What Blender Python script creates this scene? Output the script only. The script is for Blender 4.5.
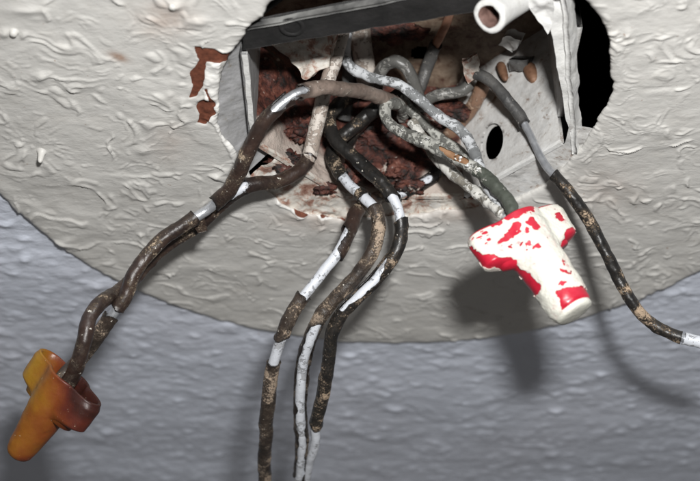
import bpy, math
import numpy as np
from mathutils import Vector

for o in list(bpy.data.objects):
    bpy.data.objects.remove(o)

# ------------------------------------------------------------------ camera, world, flash, exposure
MM = 0.001
ZC = 2.4                       # height of the painted plate's underside
CAM = np.array([0.0, 0.0, ZC - 0.217])
ELEV = math.radians(35.0)      # the camera looks up at the ceiling
HFOV = math.radians(32.0)
FPX = 350.0 / math.tan(HFOV / 2)
FWD = np.array([0.0, math.cos(ELEV), math.sin(ELEV)])
UPV = np.array([0.0, -math.sin(ELEV), math.cos(ELEV)])
RGT = np.array([1.0, 0.0, 0.0])

scene = bpy.context.scene
C = scene.collection
cam_d = bpy.data.cameras.new('camera')
cam_d.sensor_fit = 'HORIZONTAL'
cam_d.sensor_width = 36.0
cam_d.angle = HFOV
cam_d.clip_start = 0.01
cam_d.clip_end = 100.0
cam_d.dof.use_dof = True
cam_d.dof.focus_distance = 0.338
cam_d.dof.aperture_fstop = 15.0
cam = bpy.data.objects.new('camera', cam_d)
cam.location = CAM
cam.rotation_euler = (math.radians(90) + ELEV, 0, 0)
C.objects.link(cam)
scene.camera = cam

world = bpy.data.worlds.new('World')
scene.world = world
world.use_nodes = True
world.node_tree.nodes['Background'].inputs['Color'].default_value = (1.0, 0.96, 0.93, 1)
world.node_tree.nodes['Background'].inputs['Strength'].default_value = 0.085

fl = bpy.data.lights.new('camera_flash', 'AREA')
fl.shape = 'RECTANGLE'
fl.size = 0.024
fl.size_y = 0.014
fl.energy = 1.72
fl.color = (1.0, 0.99, 0.975)
flash = bpy.data.objects.new('camera_flash', fl)
flash.location = CAM + RGT * 0.028 + UPV * 0.058 - FWD * 0.005
flash.rotation_euler = (math.radians(90) + ELEV, 0, 0)
C.objects.link(flash)

scene.view_settings.view_transform = 'Standard'
scene.view_settings.look = 'None'
scene.view_settings.exposure = 0.0
scene.view_settings.gamma = 1.0

# ------------------------------------------------------------------ measuring helpers
def PT(px, py, h):
    """point h millimetres below the plate on the line of sight measured at (px, py)"""
    d = FWD + RGT * ((px - 350) / FPX) - UPV * ((py - 240.5) / FPX)
    return CAM + d * ((ZC - h * MM - CAM[2]) / d[2])

def DEPTH(p):
    return float(np.dot(np.asarray(p) - CAM, FWD))

def QT(px, py, depth):
    d = FWD + RGT * ((px - 350) / FPX) - UPV * ((py - 240.5) / FPX)
    return CAM + d * depth

def PX(p):
    q = p - CAM
    z = q @ FWD
    return 350 + FPX * (q @ RGT) / z, 240.5 - FPX * (q @ UPV) / z

# ------------------------------------------------------------------ numpy noise
def _hash(ix, iy, iz, seed):
    n = (ix.astype(np.int64) * 374761393 + iy.astype(np.int64) * 668265263
         + iz.astype(np.int64) * 2147483647 + seed * 144665)
    n = (n ^ (n >> 13)) * 1274126177
    n &= 0xffffffff
    n = (n ^ (n >> 16)) * 2246822519
    n &= 0xffffffff
    n ^= n >> 13
    return (n & 0xffff).astype(np.float32) / 32767.5 - 1.0

def vnoise(p, seed=0):
    i = np.floor(p)
    f = (p - i).astype(np.float32)
    f = f * f * f * (f * (f * 6 - 15) + 10)
    i = i.astype(np.int64)
    out = 0
    for dx in (0, 1):
        wx = f[:, 0] if dx else 1 - f[:, 0]
        for dy in (0, 1):
            wy = f[:, 1] if dy else 1 - f[:, 1]
            for dz in (0, 1):
                wz = f[:, 2] if dz else 1 - f[:, 2]
                out = out + wx * wy * wz * _hash(i[:, 0] + dx, i[:, 1] + dy, i[:, 2] + dz, seed)
    return out

ROT = np.array([[0.36, 0.48, -0.8], [-0.8, 0.60, 0.0], [0.48, 0.64, 0.6]])
def fbm(p, scale, octv=3, seed=0):
    """p in metres, scale in features per metre"""
    q = np.asarray(p, float) * scale
    a, s, t = 1.0, 0, 0
    for k in range(octv):
        s = s + a * vnoise(q, seed + k * 17)
        t += a
        a *= 0.5
        q = (q @ ROT.T) * 2.03 + 11.7
    return s / t * 1.6

def sstep(a, b, x):
    t = np.clip((x - a) / (b - a), 0, 1)
    return t * t * (3 - 2 * t)

def sd_poly(x, y, poly):
    """signed distance in photo-measured pixels, negative inside"""
    poly = np.asarray(poly, float)
    d = np.full(x.shape, 1e9)
    ins = np.zeros(x.shape, bool)
    for a, b in zip(poly, np.roll(poly, -1, 0)):
        e = b - a
        t = np.clip(((x - a[0]) * e[0] + (y - a[1]) * e[1]) / (e @ e), 0, 1)
        d = np.minimum(d, np.hypot(x - a[0] - t * e[0], y - a[1] - t * e[1]))
        c = ((a[1] > y) != (b[1] > y))
        with np.errstate(divide='ignore', invalid='ignore'):
            xi = a[0] + (y - a[1]) * e[0] / (e[1] if e[1] != 0 else 1e-9)
        ins ^= c & (x < xi)
    return np.where(ins, -d, d)

def sd_cap(x, y, ax, ay, bx, by, r):
    ex, ey = bx - ax, by - ay
    t = np.clip(((x - ax) * ex + (y - ay) * ey) / (ex * ex + ey * ey + 1e-9), 0, 1)
    return np.hypot(x - ax - t * ex, y - ay - t * ey) - r

# ------------------------------------------------------------------ object helpers
def link_mesh(name, verts, faces, mat, parent=None, attrs=None, smooth=True):
    verts = np.asarray(verts, float)
    base = np.array(parent['_base']) if parent is not None else np.zeros(3)
    verts = verts - base
    me = bpy.data.meshes.new(name)
    if isinstance(faces, np.ndarray):
        n, k = faces.shape
        me.vertices.add(len(verts))
        me.vertices.foreach_set('co', verts.astype(np.float32).ravel())
        me.loops.add(n * k)
        me.loops.foreach_set('vertex_index', faces.astype(np.int32).ravel())
        me.polygons.add(n)
        me.polygons.foreach_set('loop_start', np.arange(0, n * k, k, dtype=np.int32))
        me.update(calc_edges=True)
        me.validate()
    else:
        me.from_pydata([tuple(v) for v in verts], [], faces)
    me.polygons.foreach_set('use_smooth', np.full(len(me.polygons), smooth))
    for an, av in (attrs or {}).items():
        at = me.attributes.new(an, 'FLOAT', 'POINT')
        at.data.foreach_set('value', np.asarray(av, np.float32).ravel())
    me.materials.append(mat)
    o = bpy.data.objects.new(name, me)
    C.objects.link(o)
    if parent is not None:
        o.parent = parent
        o['_base'] = tuple(float(v) for v in base)
    else:
        o['_base'] = (0.0, 0.0, 0.0)
    return o

def thing(name, label, cat, loc, group=None):
    o = bpy.data.objects.new(name, None)
    o.empty_display_size = 0.005
    C.objects.link(o)
    o.location = loc
    o['_base'] = tuple(float(v) for v in loc)
    o['label'] = label
    o['category'] = cat
    if group:
        o['group'] = group
    return o

def grid_faces(nu, nv, wrap):
    i = np.arange(nu - 1)[:, None]
    j = np.arange(nv if wrap else nv - 1)[None, :]
    j2 = (j + 1) % nv
    return np.stack([i * nv + j, i * nv + j2, (i + 1) * nv + j2, (i + 1) * nv + j], -1).reshape(-1, 4)

def shell(P, u, nv, field, thick, wrap=True):
    """A sheet P(u, v, offset) over a (u, angle) grid, kept where field > 0, its torn edge moved
    onto the contour, closed with an inner face and rim.  Returns verts, faces, field."""
    nu = len(u)
    v = np.arange(nv) / nv * 2 * math.pi
    U, V = np.meshgrid(u, v, indexing='ij')
    F = field(U, V)
    ins = F > 0
    du = u[1] - u[0]
    dv = v[1] - v[0]
    accU = np.zeros_like(U); accV = np.zeros_like(V); cnt = np.zeros_like(U)
    for a in (-1, 0, 1):
        for b in (-1, 0, 1):
            if a == 0 and b == 0:
                continue
            Fn = np.roll(np.roll(F, -a, 0), -b, 1)
            if a == 1: Fn[-1] = -1
            if a == -1: Fn[0] = -1
            w = (Fn > 0) & ~ins
            t = np.where(w, F / np.where(w, F - Fn, 1), 0)
            t = np.clip(t, 0, 0.95)
            accU += w * a * du * t; accV += w * b * dv * t; cnt += w
    c = np.maximum(cnt, 1)
    U2 = U + accU / c; V2 = V + accV / c
    nb = np.roll(ins, -1, 1)
    keep = ins[:-1] | ins[1:] | nb[:-1] | nb[1:]
    outer = P(U2, V2, np.zeros_like(U2), F).reshape(-1, 3)
    inner = P(U2, V2, np.full_like(U2, -thick), F).reshape(-1, 3)
    N = nu * nv
    fo = grid_faces(nu, nv, True).reshape(nu - 1, nv, 4)
    faces = [fo[keep], (fo[keep] + N)[:, ::-1]]
    def wall(a, b):
        return np.stack([b, a, a + N, b + N], -1)
    left = np.roll(keep, 1, 1)
    m = keep & ~left; q = fo[m]; faces.append(wall(q[:, 3], q[:, 0])) if m.any() else None
    right = np.roll(keep, -1, 1)
    m = keep & ~right; q = fo[m]; faces.append(wall(q[:, 1], q[:, 2])) if m.any() else None
    up = np.vstack([np.zeros((1, nv), bool), keep[:-1]])
    m = keep & ~up; q = fo[m]; faces.append(wall(q[:, 0], q[:, 1])) if m.any() else None
    dn = np.vstack([keep[1:], np.zeros((1, nv), bool)])
    m = keep & ~dn; q = fo[m]; faces.append(wall(q[:, 2], q[:, 3])) if m.any() else None
    faces = np.concatenate([f for f in faces if f is not None])
    used = np.unique(faces)
    remap = np.full(2 * N, -1); remap[used] = np.arange(len(used))
    verts = np.concatenate([outer, inner])[used]
    Ff = np.concatenate([F.ravel(), F.ravel()])[used]
    return verts, remap[faces], Ff

# ------------------------------------------------------------------ materials
class NT:
    def __init__(s, name):
        s.m = bpy.data.materials.new(name)
        s.m.use_nodes = True
        s.t = s.m.node_tree
        s.b = s.t.nodes['Principled BSDF']
        s.pos = s.t.nodes.new('ShaderNodeNewGeometry').outputs['Position']
    def n(s, typ, **kw):
        x = s.t.nodes.new(typ)
        for k, v in kw.items():
            setattr(x, k, v)
        return x
    def lk(s, a, b):
        s.t.links.new(a, b)
    def noise(s, scale, detail=3, rough=0.55, dist=0.0, stretch=None, off=0.0):
        x = s.n('ShaderNodeTexNoise')
        x.inputs['Scale'].default_value = scale
        x.inputs['Detail'].default_value = detail
        x.inputs['Roughness'].default_value = rough
        x.inputs['Distortion'].default_value = dist
        mp = s.n('ShaderNodeMapping')
        mp.inputs['Scale'].default_value = stretch or (1, 1, 1)
        mp.inputs['Location'].default_value = (off, off * 0.7, -off)
        s.lk(s.pos, mp.inputs['Vector'])
        s.lk(mp.outputs[0], x.inputs['Vector'])
        return x.outputs['Fac']
    def ramp(s, fac, *stops):
        r = s.n('ShaderNodeValToRGB')
        e = r.color_ramp.elements
        while len(e) < len(stops):
            e.new(0.5)
        for el, (p, c) in zip(e, stops):
            el.position = p
            el.color = (*c, 1) if not np.isscalar(c) else (c, c, c, 1)
        s.lk(fac, r.inputs[0])
        return r.outputs[0]
    def attr(s, name):
        a = s.n('ShaderNodeAttribute')
        a.attribute_name = name
        return a.outputs['Fac']
    def mix(s, fac, a, b):
        x = s.n('ShaderNodeMix', data_type='RGBA')
        for v, i in ((fac, 0), (a, 6), (b, 7)):
            if hasattr(v, 'is_linked'):
                s.lk(v, x.inputs[i])
            elif np.isscalar(v):
                x.inputs[i].default_value = v
            else:
                x.inputs[i].default_value = (*v, 1)
        return x.outputs[2]
    def math(s, op, a, b=0.0, clamp=False):
        x = s.n('ShaderNodeMath', operation=op, use_clamp=clamp)
        for i, v in enumerate((a, b)):
            if hasattr(v, 'is_linked'):
                s.lk(v, x.inputs[i])
            else:
                x.inputs[i].default_value = v
        return x.outputs[0]
    def out(s, col, rough=0.5, metal=0.0, bump=None, bdist=0.0002, bstr=1.0, spec=0.5):
        for v, k in ((col, 'Base Color'), (rough, 'Roughness'), (metal, 'Metallic'), (spec, 'Specular IOR Level')):
            i = s.b.inputs[k]
            if hasattr(v, 'is_linked'):
                s.lk(v, i)
            elif np.isscalar(v):
                i.default_value = v
            else:
                i.default_value = (*v, 1)
        if bump is not None:
            bn = s.n('ShaderNodeBump')
            bn.inputs['Distance'].default_value = bdist
            bn.inputs['Strength'].default_value = bstr
            s.lk(bump, bn.inputs['Height'])
            s.lk(bn.outputs[0], s.b.inputs['Normal'])
        return s.m

def insulation_mat(name, dark, brown, crust_lo, crust_col=(0.40, 0.31, 0.22), fibre=0.5, seed=0.0, dusty=0.5):
    k = NT(name)
    base = k.mix(k.ramp(k.noise(160, 3, 0.6, 0.3, off=seed), (0.38, 0.0), (0.66, 1.0)), dark, brown)
    base = k.mix(k.math('MULTIPLY', k.noise(1500, 2, 0.6, off=seed), 0.35), base, tuple(min(1, c * 2.2 + 0.02) for c in brown))
    zone = k.noise(170, 3, 0.55, 0.2, off=3 + seed)
    sp = k.noise(1700, 5, 0.75, 0.3, off=seed)
    m = k.math('ADD', k.math('ADD', k.math('MULTIPLY', zone, 0.60), k.math('MULTIPLY', sp, 0.44)), 0.030)
    dust = k.ramp(m, (crust_lo - 0.09, 0.0), (crust_lo + 0.05, dusty))
    base = k.mix(dust, base, tuple(c * 0.42 for c in crust_col))
    crust = k.ramp(m, (crust_lo - 0.01, 0.0), (crust_lo + 0.035, 1.0))
    cc = k.mix(k.noise(1400, 2, off=seed), tuple(c * 0.45 for c in crust_col), tuple(min(1, c * 1.35) for c in crust_col))
    wht = k.ramp(k.noise(700, 3, 0.6, off=9 + seed), (0.69, 0.0), (0.73, 1.0))
    col = k.mix(crust, base, cc)
    col = k.mix(wht, col, (0.66, 0.63, 0.56))
    rim = k.ramp(k.attr('edge'), (0.0, 1.0), (0.9, 0.0))
    col = k.mix(k.math('MULTIPLY', rim, 0.75), col, (0.010, 0.009, 0.009))
    bump = k.math('ADD', k.math('MULTIPLY', crust, 0.8), k.math('MULTIPLY', k.noise(2600, 3, 0.7), fibre))
    rough = k.math('ADD', k.math('MULTIPLY', crust, 0.40), 0.34)
    return k.out(col, rough, 0.0, bump, 0.00022)

M = {}
M['ins_brown'] = insulation_mat('insulation_brown', (0.009, 0.0065, 0.006), (0.034, 0.019, 0.014), 0.615, fibre=0.3, seed=1.0, dusty=0.35)
M['ins_black'] = insulation_mat('insulation_black', (0.005, 0.005, 0.005), (0.012, 0.011, 0.010), 0.625, fibre=0.25, seed=2.0, dusty=0.15)
M['ins_crusty'] = insulation_mat('insulation_crusted', (0.008, 0.007, 0.006), (0.036, 0.025, 0.019), 0.580, (0.40, 0.31, 0.23), 0.6, seed=5.0, dusty=0.45)
M['ins_streak'] = insulation_mat('insulation_tan_streaks', (0.005, 0.005, 0.005), (0.011, 0.010, 0.009), 0.585, (0.44, 0.33, 0.23), fibre=0.25, seed=7.0, dusty=0.2)
M['ins_charcoal'] = insulation_mat('insulation_charcoal', (0.030, 0.031, 0.033), (0.080, 0.078, 0.075), 0.655, (0.4, 0.38, 0.35), seed=4.0)
M['ins_taupe'] = insulation_mat('insulation_taupe', (0.075, 0.056, 0.046), (0.20, 0.155, 0.13), 0.66, (0.42, 0.36, 0.30), seed=8.0)

def painted_wire(name, under, paint, lo, seed=0.0, rough=0.38):
    k = NT(name)
    f = k.math('ADD', k.math('MULTIPLY', k.noise(170, 2, off=seed), 0.5), k.math('MULTIPLY', k.noise(750, 4, 0.65, 0.5, off=seed), 0.5))
    m = k.ramp(f, (lo, 0.0), (lo + 0.03, 1.0))
    col = k.mix(m, k.mix(k.noise(400, 2), under, tuple(c * 0.6 for c in under)), paint)
    col = k.mix(k.ramp(k.noise(1300, 2, off=4 + seed), (0.73, 0.0), (0.77, 1.0)), col, (0.07, 0.055, 0.045))
    return k.out(col, rough, 0.0, k.math('ADD', m, k.math('MULTIPLY', k.noise(1800, 2), 0.4)), 0.00018)
M['core_white'] = painted_wire('core_white', (0.46, 0.47, 0.49), (0.62, 0.645, 0.69), 0.42, 1.0)
M['grey_white'] = painted_wire('wire_grey_with_white_paint', (0.17, 0.17, 0.155), (0.43, 0.43, 0.395), 0.485, 2.0)
M['grey_green'] = painted_wire('wire_grey_green', (0.085, 0.095, 0.078), (0.50, 0.49, 0.45), 0.60, 3.0)
M['white_wire'] = painted_wire('wire_flaking_white', (0.30, 0.28, 0.24), (0.66, 0.65, 0.61), 0.47, 5.0)
M['grey_plain'] = painted_wire('wire_plain_grey', (0.125, 0.123, 0.115), (0.24, 0.235, 0.22), 0.53, 7.0)
M['silver_paint'] = painted_wire('wire_silver_grey', (0.27, 0.28, 0.285), (0.58, 0.60, 0.62), 0.48, 8.0, 0.3)
M['sheath'] = painted_wire('cable_sheath_pale', (0.40, 0.33, 0.28), (0.56, 0.51, 0.46), 0.47, 9.0, 0.55)
M['tan_wire'] = painted_wire('wire_tan', (0.25, 0.15, 0.10), (0.36, 0.25, 0.18), 0.55, 10.0)
k = NT('tinned_metal')
M['tin'] = k.out(k.ramp(k.noise(500, 3), (0.3, (0.42, 0.44, 0.47)), (0.7, (0.66, 0.68, 0.71))), 0.28, 0.65, k.noise(2500, 3), 0.00008)
k = NT('copper')
M['copper'] = k.out(k.ramp(k.noise(420, 3), (0.3, (0.30, 0.14, 0.09)), (0.7, (0.52, 0.29, 0.20))), 0.45, 0.35, k.noise(2500, 3), 0.00008)
k = NT('orange_strand')
M['orange'] = k.out(k.ramp(k.noise(300, 3), (0.3, (0.20, 0.10, 0.05)), (0.7, (0.36, 0.21, 0.12))), 0.5, 0.0, k.noise(2500, 3), 0.00008)

def wall_paint(name, col, dirt, fine, rough):
    k = NT(name)
    st = k.attr('stain'); pe = k.attr('peel'); ba = k.attr('bare')
    tone = k.noise(28, 4, 0.6)
    c = k.mix(k.ramp(tone, (0.35, 0.0), (0.7, 1.0)), col, tuple(x * 0.88 for x in col))
    c = k.mix(k.math('MULTIPLY', k.ramp(k.noise(120, 4, 0.65), (0.50, 0.0), (0.85, 1.0)), 0.35), c, dirt)
    c = k.mix(k.ramp(k.noise(520, 2, 0.5, off=2.0), (0.735, 0.0), (0.76, 0.5)), c, (0.30, 0.19, 0.13))
    c = k.mix(k.math('MULTIPLY', st, k.noise(250, 3)), c, (0.34, 0.20, 0.13))
    c = k.mix(k.ramp(ba, (0.45, 0.0), (0.55, 1.0)), c, (0.80, 0.79, 0.76))
    rust = k.ramp(k.noise(700, 4, 0.7), (0.3, (0.085, 0.026, 0.014)), (0.7, (0.20, 0.066, 0.036)))
    p = k.ramp(pe, (0.44, 0.0), (0.56, 1.0))
    c = k.mix(p, c, rust)
    b = k.math('ADD', k.math('MULTIPLY', k.noise(330, 4, 0.6, 0.4, (0.6, 1.2, 1)), 1.0), k.math('MULTIPLY', k.noise(1500, 3), 0.22))
    r = k.math('ADD', k.math('MULTIPLY', p, 0.35), rough)
    return k.out(c, r, 0.0, b, fine, spec=0.4)
M['plate'] = wall_paint('plate_paint', (0.655, 0.645, 0.615), (0.52, 0.49, 0.44), 0.00022, 0.45)
M['ceiling'] = wall_paint('ceiling_paint', (0.72, 0.765, 0.865), (0.65, 0.69, 0.79), 0.00038, 0.42)

def rusty(name, a_stops, white, wlo, bump=0.0005):
    k = NT(name)
    r = k.ramp(k.noise(260, 6, 0.72, 0.4), *a_stops)
    w = k.ramp(k.math('ADD', k.math('MULTIPLY', k.noise(110, 3, 0.6, off=3.0), 0.6), k.math('MULTIPLY', k.noise(500, 3), 0.4)), (wlo, 0.0), (wlo + 0.05, 1.0))
    w = k.math('MAXIMUM', w, k.attr('white'), True)
    c = k.mix(w, r, k.mix(k.noise(260, 3), white, tuple(x * 0.8 for x in white)))
    return k.out(c, 0.62, 0.0, k.noise(420, 5, 0.7), bump)
RS = ((0.40, (0.008, 0.006, 0.005)), (0.52, (0.075, 0.022, 0.015)), (0.63, (0.16, 0.055, 0.036)), (0.74, (0.36, 0.22, 0.17)))
M['rust'] = rusty('rusty_steel', RS, (0.58, 0.50, 0.44), 0.60, 0.0009)
M['rust_tan'] = rusty('rusty_tan_steel', ((0.34, (0.07, 0.03, 0.02)), (0.48, (0.17, 0.12, 0.085)), (0.66, (0.25, 0.195, 0.145))), (0.40, 0.35, 0.30), 0.66)
M['white_steel'] = rusty('white_oversprayed_steel', ((0.30, (0.20, 0.12, 0.08)), (0.42, (0.52, 0.51, 0.49)), (0.7, (0.66, 0.66, 0.65))), (0.68, 0.68, 0.67), 0.56, 0.0003)
M['grey_steel'] = rusty('grey_zinc_steel', ((0.30, (0.20, 0.17, 0.13)), (0.42, (0.30, 0.30, 0.30)), (0.7, (0.40, 0.40, 0.41))), (0.45, 0.45, 0.45), 0.66, 0.0002)
M['white_paint'] = rusty('thick_white_paint', ((0.25, (0.50, 0.49, 0.46)), (0.4, (0.66, 0.66, 0.64)), (0.7, (0.74, 0.74, 0.73))), (0.76, 0.76, 0.75), 0.58, 0.0003)
M['plaster'] = rusty('broken_plaster', ((0.30, (0.16, 0.07, 0.05)), (0.42, (0.36, 0.21, 0.16)), (0.52, (0.60, 0.56, 0.50)), (0.7, (0.66, 0.64, 0.60))), (0.70, 0.68, 0.64), 0.57, 0.0004)
k = NT('cavity_painted_dark'); M['cavity'] = k.out(k.ramp(k.noise(60, 3), (0.3, 0.006), (0.7, 0.012)), 0.95, spec=0.05)  # near-black colour stands in for the unlit hollow
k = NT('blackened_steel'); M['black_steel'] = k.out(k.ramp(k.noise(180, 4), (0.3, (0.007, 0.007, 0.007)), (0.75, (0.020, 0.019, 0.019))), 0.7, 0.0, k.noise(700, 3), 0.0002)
k = NT('dull_painted_edge'); M['dull_edge'] = k.out(k.ramp(k.noise(120, 4), (0.35, (0.05, 0.05, 0.05)), (0.65, (0.26, 0.26, 0.25))), 0.6, 0.0, k.noise(500, 3), 0.0002)
k = NT('rusty_screw'); M['screw'] = k.out(k.ramp(k.noise(300, 4), (0.3, (0.11, 0.05, 0.028)), (0.7, (0.27, 0.15, 0.09))), 0.6, 0.1, k.noise(900, 3), 0.0002)
k = NT('rust_inside'); M['rust_in'] = k.out(k.ramp(k.noise(400, 4), (0.3, (0.07, 0.035, 0.028)), (0.7, (0.20, 0.12, 0.10))), 0.7, 0.0, k.noise(900, 3), 0.0002)

# ------------------------------------------------------------------ plate, ceiling, cavity
HC = PT(415, 76, 0); HX, HY = 0.0163, 0.2475
RPL = 0.1262

def paint_relief(p, seed, elong=1.9, tilt=0.30):
    """thick, dragged and wrinkled paint, height in metres"""
    q = p.copy()
    c, s = math.cos(tilt), math.sin(tilt)
    x, y = q[:, 0] * c + q[:, 1] * s, -q[:, 0] * s + q[:, 1] * c
    w = np.stack([x, y, np.zeros_like(x)], 1)
    w1 = fbm(w, 80, 2, seed + 1); w2 = fbm(w, 100, 2, seed + 2)
    e = np.stack([x / elong + w1 * 0.005, y + w2 * 0.005, np.zeros_like(x)], 1)
    # drawn-out wrinkles, only here and there, steeper on one side
    n1 = fbm(e, 95, 2, seed + 3)
    ridge = np.where(n1 > 0, np.clip(1 - n1 * 3.2, 0, 1), np.clip(1 + n1 * 7.0, 0, 1)) ** 1.4
    gate = sstep(0.0, 0.55, fbm(w, 120, 3, seed + 4))
    n2 = fbm(e, 260, 3, seed + 13)
    ridge2 = np.clip(1 - np.abs(n2) * 4.0, 0, 1) ** 1.3 * sstep(-0.1, 0.5, fbm(w, 150, 2, seed + 14))
    lump = np.clip(fbm(e * [1.6, 1, 1], 260, 2, seed + 5) - 0.60, 0, 1)
    soft = fbm(e, 90, 3, seed + 6)
    peel = fbm(w, 420, 3, seed + 8)
    return ridge * gate * 0.00066 + ridge2 * 0.00024 + soft * 0.00030 + lump * 0.0008 + peel * 0.00005

def drips(px, py, spots):
    z = np.zeros_like(px)
    for (x, y, rx, ry, hh) in spots:
        d = np.hypot((px - x) / rx, (py - y) / ry)
        z += hh * np.exp(-d ** 2 * 1.4)
    return z

rim_px = [(287, -3), (262, 18), (243, 42), (231, 58), (221, 74), (217, 95), (221, 122), (231, 148), (246, 172), (264, 192), (284, 206),
          (302, 214), (330, 219), (365, 220), (400, 217), (440, 214), (480, 210), (515, 203), (541, 191), (560, 174),
          (577, 154), (597, 126), (609, 97), (613, 63), (606, 33), (590, 6), (575, -8)]
rim = np.array([PT(a, b, 0)[:2] - [HX, HY] for a, b in rim_px])
r_th = np.arctan2(rim[:, 1], rim[:, 0]); r_r = np.hypot(rim[:, 0], rim[:, 1])
ext = np.radians(np.arange(-130, -49, 20.0))
r_th = np.concatenate([r_th, ext]); r_r = np.concatenate([r_r, np.full(len(ext), 0.052)])
od = np.argsort(r_th); r_th, r_r = r_th[od], r_r[od]
def rim_radius(th):
    th = (th + math.pi) % (2 * math.pi) - math.pi
    return np.interp(th, r_th, r_r, period=2 * math.pi)

def build_plate():
    root = thing('ceiling_plate', 'round off-white ceiling plate, thick lumpy paint, large hole at its centre', 'ceiling plate', (HX, HY, ZC))
    nv, nu = 1500, 190
    th = np.arange(nv) / nv * 2 * math.pi
    r0 = rim_radius(th)
    edge = np.stack([np.cos(th) * 0.052, np.sin(th) * 0.052, 0 * th], 1)
    r0 = r0 + fbm(edge, 160, 4, 3) * 0.0009
    r1 = RPL + fbm(edge, 40, 3, 9) * 0.0009
    t = np.linspace(0, 1, nu)[:, None]
    R = r0[None] * (1 - t) + r1[None] * t
    X = HX + R * np.cos(th); Y = HY + R * np.sin(th)
    p = np.stack([X, Y, 0 * X], -1).reshape(-1, 3)
    q = p + [0, 0, ZC]
    px, py = PX(q)
    n = fbm(p, 260, 3, 21) * 3.0
    peel = np.minimum.reduce([
        sd_poly(px, py, [(194, 46), (212, 49), (234, 54), (228, 63), (207, 63), (204, 76), (201, 88), (197, 96), (190, 97), (193, 86), (189, 74), (195, 66), (199, 60)]),
        sd_poly(px, py, [(201, 99), (206, 98), (212, 106), (215, 113), (210, 116), (206, 124), (196, 123), (200, 114), (197, 106)]),
        sd_cap(px, py, 206, 90, 214, 105, 1.5),
        sd_poly(px, py, [(287, 200), (300, 199), (312, 206), (306, 211), (310, 219), (296, 214)]),
        sd_cap(px, py, 320, 215, 345, 219, 2.5)]) + n * 0.5
    bare = np.minimum.reduce([
        sd_poly(px, py, [(205, 66), (222, 60), (218, 90), (222, 112), (236, 150), (250, 178), (240, 175), (224, 146), (210, 118), (203, 92)]),
        sd_poly(px, py, [(205, 108), (214, 112), (213, 122), (204, 119)]),
        sd_poly(px, py, [(285, 190), (345, 205), (345, 221), (300, 217), (275, 205)])]) + n * 0.5
    pm = sstep(1.2, -1.2, peel); bm = sstep(1.5, -1.5, bare)
    stain = np.clip(0.75 * np.exp(-(((px - 165) / 26) ** 2 + ((py - 18) / 18) ** 2)) + 1.5 * np.exp(-(((px - 118) / 9) ** 2 + ((py - 57 - (px - 118) * .35) / 4) ** 2))
                    + 0.35 * np.exp(-(((px - 170) / 20) ** 2 + ((py - 142) / 18) ** 2)) + 0.6 * np.exp(-(((px - 470) / 60) ** 2 + ((py - 215) / 10) ** 2))
                    + 0.35 * np.exp(-(((px - 605) / 40) ** 2 + ((py - 190) / 25) ** 2))
                    + 0.5 * np.exp(-(((px - 315) / 45) ** 2 + ((py - 220) / 12) ** 2)), 0, 1.5)
    dep = paint_relief(p, 100)
    dep += drips(px, py, [(5, 33, 6, 5, .0009), (40, 76, 7, 5, .0009), (12, 88, 9, 5, .0007), (175, 5, 8, 6, .0012), (143, 150, 8, 5, .0007),
                          (65, 48, 9, 4, .0006), (200, 20, 14, 5, .0006), (628, 34, 6, 6, .0005), (480, 235, 8, 4, .0006), (660, 130, 16, 8, .0005), (30, 10, 22, 4, .0006)])
    dep *= (1 - 0.9 * pm) * (1 - 0.5 * bm)
    dep += bm * (fbm(p, 300, 3, 31) * 0.0005 + 0.0005)
    dep -= pm * 0.00035
    # soft thick edges
    rr = (R - r0[None]).reshape(-1); ro = (r1[None] - R).reshape(-1)
    dep -= 0.0012 * np.exp(-rr / 0.0007)
    dep -= 0.0008 * np.exp(-ro / 0.0008)
    top = q.copy(); top[:, 2] = ZC - dep
    faces = grid_faces(nu, nv, True)[:, ::-1]
    # inner and outer cut faces
    N = nu * nv
    inn = np.stack([HX + (r0 + 0.0012) * np.cos(th), HY + (r0 + 0.0012) * np.sin(th), np.full(nv, ZC + 0.0022)], 1)
    out = np.stack([HX + (r1 + 0.0005) * np.cos(th), HY + (r1 + 0.0005) * np.sin(th), np.full(nv, ZC + 0.0024)], 1)
    j = np.arange(nv); j2 = (j + 1) % nv
    f2 = np.stack([j, j2, N + j2, N + j], 1)
    b = (nu - 1) * nv
    f3 = np.stack([b + j, b + j2, N + nv + j2, N + nv + j], 1)[:, ::-1]
    verts = np.concatenate([top, inn, out])
    z = np.zeros(nv)
    A = {'stain': np.concatenate([stain, z, z]), 'peel': np.concatenate([pm, z, z]), 'bare': np.concatenate([bm, z, z])}
    link_mesh('painted_face', verts, np.concatenate([faces, f2, f3]), M['plate'], root, A)
    # hanging drops of dried paint
    for (x, y, L, r) in ((42, 151, 4.2, 1.15), (14, 31, 1.7, 1.3), (173, 4, 1.8, 1.3), (40, 76, 1.4, 1.2)):
        b0 = PT(x, y, -0.3)
        prof = [(0, 2.3), (0.12, 1.45), (0.3, 1.05), (0.6, 0.9), (0.82, 0.8), (0.95, 0.45), (1, 0.05)]
        vs = []
        for (tt, rr_) in prof:
            for a in range(14):
                an = a / 14 * 2 * math.pi
                vs.append(b0 + np.array([math.cos(an) * r * rr_ * MM * 0.8, math.sin(an) * r * rr_ * MM * 0.8, -tt * L * MM]))
        z = np.zeros(len(vs))
        link_mesh('paint_drip', vs, grid_faces(len(prof), 14, True)[:, ::-1], M['plate'], root, {'stain': z, 'peel': z, 'bare': z})
    return root
plate = build_plate()

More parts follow.
